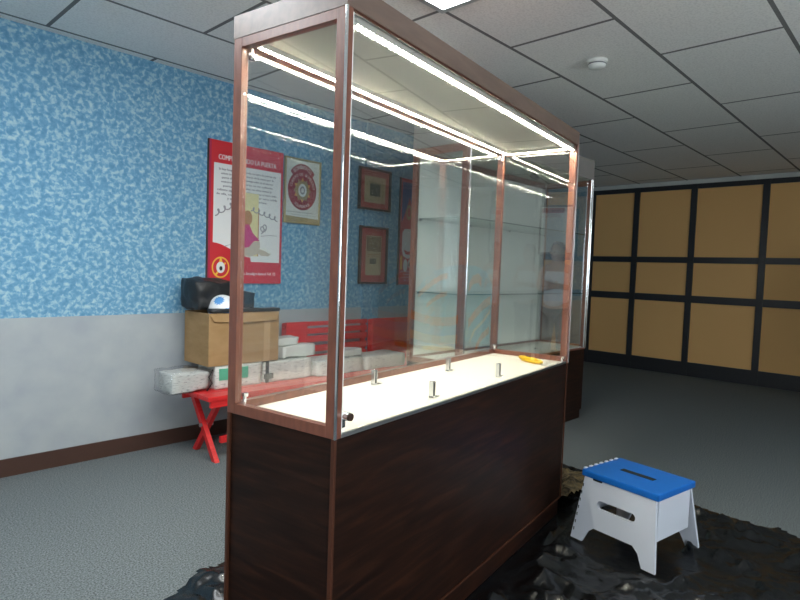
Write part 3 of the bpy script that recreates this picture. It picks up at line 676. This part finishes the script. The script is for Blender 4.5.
# step stool
st = thing('step_stool', 'white plastic folding step stool with a blue top, on the black plastic', 'step stool', cw(1.562, -.166, .012), ROT + math.radians(-108))
SL, SD_, SH = .36, .29, .318     # local x along the visible side panel, y away (to +X of case), z up
def side_panel(y0, y1, name):
    # trapezoid with arch and handle slot; leans from foot y0 to top y1
    out = [(-.025, 0), (.035, 0), (.058, .052), (.085, .075), (SL - .085, .075), (SL - .058, .052), (SL - .035, 0), (SL + .025, 0), (SL - .008, SH - .03), (.008, SH - .03)]
    sl = [(.105 + .018 * (math.cos(a) - 0), .185 + .018 * math.sin(a)) for a in [PI / 2 + PI * i / 8 for i in range(9)]] + [(SL - .105 + .018 * math.cos(a), .185 + .018 * math.sin(a)) for a in [-PI / 2 + PI * i / 8 for i in range(9)]]
    bm = bmesh.new(); th_ = .012
    ov = [bm.verts.new((x, 0, z)) for x, z in out]; iv = [bm.verts.new((x, 0, z)) for x, z in sl]
    es = [bm.edges.new((ov[i], ov[(i + 1) % len(ov)])) for i in range(len(ov))] + [bm.edges.new((iv[i], iv[(i + 1) % len(iv)])) for i in range(len(iv))]
    bmesh.ops.triangle_fill(bm, use_beauty=True, edges=es)
    r = bmesh.ops.extrude_face_region(bm, geom=bm.faces[:])
    for g_ in r['geom']:
        if isinstance(g_, bmesh.types.BMVert): g_.co.y += th_
    bmesh.ops.recalc_face_normals(bm, faces=bm.faces[:])
    for v in bm.verts: v.co.y += y0 + (y1 - y0) * v.co.z / SH
    return MB().bm(bm, M['stool_white']).build(name, st)
side_panel(-.045, 0, 'side_panel'); side_panel(SD_ + .033, SD_ - .012, 'side_panel')
for xx, nm in ((.004, 'end_panel'), (SL - .014, 'end_panel')):
    MB().box((xx, .014, .11), (xx + .010, SD_ - .016, SH - .03), M['stool_white'], .002).build(nm, st)
top = MB(); top.box((-.006, -.010, SH - .030), (SL + .006, SD_ + .010, SH), M['stool_blue'], .006); top = top.build('top', st)
MB().box((.10, SD_ * .5 - .016, SH - .004), (SL - .10, SD_ * .5 + .016, SH + .0012), M['black'], .0005).build('grip_slot', top)
for i in range(7): MB().box((-.010, .008 + i * .041, SH - .008), (.001, .026 + i * .041, SH + .004), M['stool_white'], .001).build('hinge_tooth', top)
n_ = MB()
for i in range(7):
    z = .035 + i * .034; sx_ = -.022 + .030 * z / SH; yy = -.045 + .045 * z / SH
    MB().box((sx_ + .004, yy - .001, z), (sx_ + .008, yy + .004, z + .014), M['black']).build('hinge_notch', st)
MB().box((.055, -.010, SH - .036), (.10, -.002, SH - .028), M['black']).build('latch', st)

# ------------------------------------------------------------------ seen only as reflections in the front glass
mb_ = thing('painted_board', 'board painted with light blue and orange swirling stripes, against the far wall', 'board', (U1 - .012, -3.12, .0), PI / 2)
# local x runs along +v ; -y faces... rotated so that local -y points to +u ; build on +y side
def bp(x, y): return ((x - 413) * .0164, (345 - y) / 80 * 1.2 + .10)
def flatp(pts, m, d0, d1, par, name):
    q = [bp(*p) for p in pts]; n = len(q); mm = MB()
    mm.add([(x, d0, z) for x, z in q] + [(x, d1, z) for x, z in q], [tuple(range(n)), tuple(range(n, 2 * n))[::-1]] + [(i, (i + 1) % n, n + (i + 1) % n, n + i) for i in range(n)], M[m])
    return mm.build(name, par, fixn=True)
brd = flatp([(413, 348), (413, 302), (418, 292), (426, 280), (436, 271), (448, 266), (462, 263), (476, 264), (486, 269), (492, 279), (493, 292), (493, 348)], 'mural_blue', 0, .018, mb_, 'board')
def band(pts, w, m):
    up = [(x, y - w / 2) for x, y in pts]; dn = [(x, y + w / 2) for x, y in pts][::-1]; flatp(up + dn, m, .0182, .020, brd, 'stripe')
band([(421, 296), (428, 289), (436, 282), (443, 277), (450, 275)], 6, 'mural_orange')
band([(430, 306), (438, 299), (445, 294), (450, 293)], 5, 'mural_orange')
band([(414, 316), (426, 320), (440, 322), (455, 321), (462, 318)], 9, 'mural_orange')
band([(414, 336), (430, 340), (446, 341), (462, 338)], 9, 'mural_cream')
band([(471, 286), (475, 278), (480, 276), (483, 280)], 9, 'mural_orange')
band([(472, 322), (478, 312), (486, 302), (492, 297)], 9, 'mural_orange')
band([(474, 340), (478, 328), (486, 318), (492, 308)], 4, 'mural_cream')
band([(480, 345), (485, 334), (492, 326)], 7, 'mural_orange')

nb = thing('notice_board', 'framed notice board with red header, on the far wall behind the person', 'notice board', (U1 - .06, -1.15, 1.5), PI / 2)
MB().box((0, 0, 0), (.62, .02, .68), M['dark_frame'], .003).build('frame', nb); g = MB(); g.box((.03, .018, .03), (.59, .022, .55), M['emblem_paper']); g.box((.03, .018, .55), (.59, .0225, .65), M['white_print']); g.box((.03, .0226, .57), (.34, .023, .64), M['emblem_red']); g.build('sheet', nb)

# person: skin-modifier body, arms folded, standing on the camera's side of the room
def skin_obj(name, verts, edges, radii, m, parent, root=0, sub=2):
    me = bpy.data.meshes.new(name); bm = bmesh.new(); lay = bm.verts.layers.skin.verify()
    vv = [bm.verts.new(v) for v in verts]
    for i, v in enumerate(vv):
        r = radii[i]; v[lay].radius = r if isinstance(r, tuple) else (r, r); v[lay].use_root = (i == root)
    for a, b in edges: bm.edges.new((vv[a], vv[b]))
    bm.to_mesh(me); bm.free(); me.materials.append(m); o = bpy.data.objects.new(name, me); COL.objects.link(o); o.parent = parent
    s_ = o.modifiers.new('skin', 'SKIN'); s_.use_smooth_shade = True; s2 = o.modifiers.new('sub', 'SUBSURF'); s2.levels = sub; s2.render_levels = sub
    return o
ps_ = thing('person', 'person in a white sleeveless top with folded arms, reflected in the front glass', 'person', (5.70, -.64, 0), math.radians(100))
# local: faces -y... front is +y after rotation; z up, height 1.60
V_ = [(0, 0, .86), (0, 0, .98), (0, .01, 1.12), (0, 0, 1.27), (0, -.01, 1.36), (0, 0, 1.42), (0, .02, 1.50),           # 0-6 spine to head
      (-.17, -.01, 1.30), (-.21, .03, 1.06), (-.05, .17, 1.06), (.05, .20, 1.09),                                        # 7-10 arm
      (.17, -.01, 1.30), (.21, .03, 1.07), (.06, .19, 1.10), (-.05, .21, 1.12),                                           # 11-14
      (-.09, 0, .80), (-.10, .01, .46), (-.11, -.01, .08), (-.12, .10, .035),
      (.09, 0, .80), (.10, .01, .46), (.11, -.01, .08), (.12, .10, .035)]
E_ = [(0, 1), (1, 2), (2, 3), (3, 4), (4, 5), (5, 6), (3, 7), (7, 8), (8, 9), (9, 10), (3, 11), (11, 12), (12, 13), (13, 14), (0, 15), (15, 16), (16, 17), (17, 18), (0, 19), (19, 20), (20, 21), (21, 22)]
Rr = [(.12, .10), (.125, .09), (.125, .095), (.12, .09), .055, .05, .085, .05, .038, .03, .024, .05, .038, .03, .024, .085, .058, .042, .036, .085, .058, .042, .036]
body = skin_obj('body', V_, E_, Rr, M['skin'], ps_)
bm = bmesh.new(); bmesh.ops.create_uvsphere(bm, u_segments=20, v_segments=14, radius=1)
for v in bm.verts:
    c_ = v.co; v.co = Vector((c_.x * .074, c_.y * .092 + .015, c_.z * .108 + 1.485))
    if c_.z < 0: v.co.x *= 1 + .28 * c_.z; v.co.y += .012 * -c_.z
hd_ = MB().bm(bm, M['skin'], True); hd_.cyl((0, .10, 1.49), (0, .122, 1.468), .010, M['skin'], 8, .014)
for sx_ in (-1, 1):
    hd_.cyl((sx_ * .028, .094, 1.497), (sx_ * .028, .104, 1.497), .010, M['white_print'], 10); hd_.cyl((sx_ * .028, .102, 1.497), (sx_ * .028, .1065, 1.497), .005, M['black'], 8); hd_.cyl((sx_ * .072, .01, 1.49), (sx_ * .082, .0, 1.49), .022, M['skin'], 10)
hd_.cyl((-.02, .103, 1.437), (.02, .103, 1.437), .006, M['lip'], 8)
hd_.build('head', ps_)
bm = bmesh.new(); bmesh.ops.create_uvsphere(bm, u_segments=20, v_segments=14, radius=1)
for v in bm.verts:
    c_ = v.co.copy(); v.co = Vector((c_.x * .088, c_.y * .100 - .012, c_.z * .115 + 1.505))
    if c_.y > .15: v.co.y = .0 + .03 * c_.z + c_.y * .06
    if c_.z < -.1: v.co.z -= .10 * -c_.z; v.co.y = min(v.co.y, .0)
MB().bm(bm, M['hair'], True).build('hair', ps_)
# top and trousers as garments over the body
skin_obj('sleeveless_top', [(0, .004, .82), (0, .004, .96), (0, .012, 1.12), (0, .0, 1.25), (-.095, -.005, 1.335), (.095, -.005, 1.335)], [(0, 1), (1, 2), (2, 3), (3, 4), (3, 5)], [(.165, .135), (.155, .125), (.15, .12), (.14, .11), .045, .045], M['vest'], ps_)
skin_obj('trousers', [(0, 0, .83), (-.085, 0, .76), (-.10, .01, .46), (-.11, -.01, .10), (.085, 0, .76), (.10, .01, .46), (.11, -.01, .10)], [(0, 1), (1, 2), (2, 3), (0, 4), (4, 5), (5, 6)], [.112, .100, .074, .062, .100, .074, .062], M['jeans'], ps_)
for sx_ in (-1, 1): pillow((sx_ * .115 - .045, -.06, 0), (sx_ * .115 + .045, .18, .08), M['shoe'], 5, .002, .3, 5).build('shoe', ps_)
for s_, (ax, ay, az) in ((-1, (.05, .20, 1.09)), (1, (-.05, .21, 1.12))):
    h_ = MB(); pillow((ax - .03 , ay - .014, az - .03), (ax + .03, ay + .014, az + .03), M['skin'], 6, .001, .4, 4, mb=h_)
    for k in range(4):
        zz = az - .024 + k * .016; d0 = -s_
        h_.tube([(ax + d0 * .022, ay, zz), (ax + d0 * (.055 + .004 * (k in (1, 2))), ay - .004, zz), (ax + d0 * (.080 + .006 * (k in (1, 2))), ay - .022, zz)], .0075, M['skin'], 7)
    h_.tube([(ax, ay, az + .026), (ax - s_ * .02, ay + .006, az + .046), (ax - s_ * .04, ay + .004, az + .055)], .009, M['skin'], 7)
    h_.build('hand', ps_)

# ------------------------------------------------------------------ camera
f_, pi_, ro_, ya_, cx_, cy_ = 574.8695, .0527936, .0348899, .612515, -1.087936, -.951184
ya2 = ya_ + ROT
fw = Vector((math.cos(pi_) * math.cos(ya2), math.cos(pi_) * math.sin(ya2), -math.sin(pi_)))
r = Vector((math.sin(ya2), -math.cos(ya2), 0)); u = r.cross(fw)
r2 = r * math.cos(ro_) + u * math.sin(ro_); u2 = -r * math.sin(ro_) + u * math.cos(ro_)
cam = bpy.data.cameras.new('camera'); co = bpy.data.objects.new('camera', cam); COL.objects.link(co)
pos = cw(cx_, cy_, 1.22)
co.matrix_world = Matrix(((r2.x, u2.x, -fw.x, pos.x), (r2.y, u2.y, -fw.y, pos.y), (r2.z, u2.z, -fw.z, pos.z), (0, 0, 0, 1)))
cam.sensor_width = 36; cam.lens = 36 * f_ / 800; cam.clip_start = .02
SC.camera = co

# ------------------------------------------------------------------ world, colour
wd = bpy.data.worlds.new('room'); SC.world = wd; wd.use_nodes = True; wd.node_tree.nodes['Background'].inputs[0].default_value = (.5, .55, .6, 1); wd.node_tree.nodes['Background'].inputs[1].default_value = .2
vs_ = SC.view_settings; vs_.view_transform = 'Standard'; vs_.look = 'None'; vs_.gamma = 1; vs_.exposure = .46; vs_.use_curve_mapping = False
SC.cycles.transparent_max_bounces = 32; SC.cycles.max_bounces = 12; SC.cycles.diffuse_bounces = 5; SC.cycles.glossy_bounces = 6
SC.cycles.use_denoising = True; SC.cycles.use_adaptive_sampling = False; SC.cycles.caustics_reflective = False; SC.cycles.caustics_refractive = False; SC.cycles.sample_clamp_indirect = 0
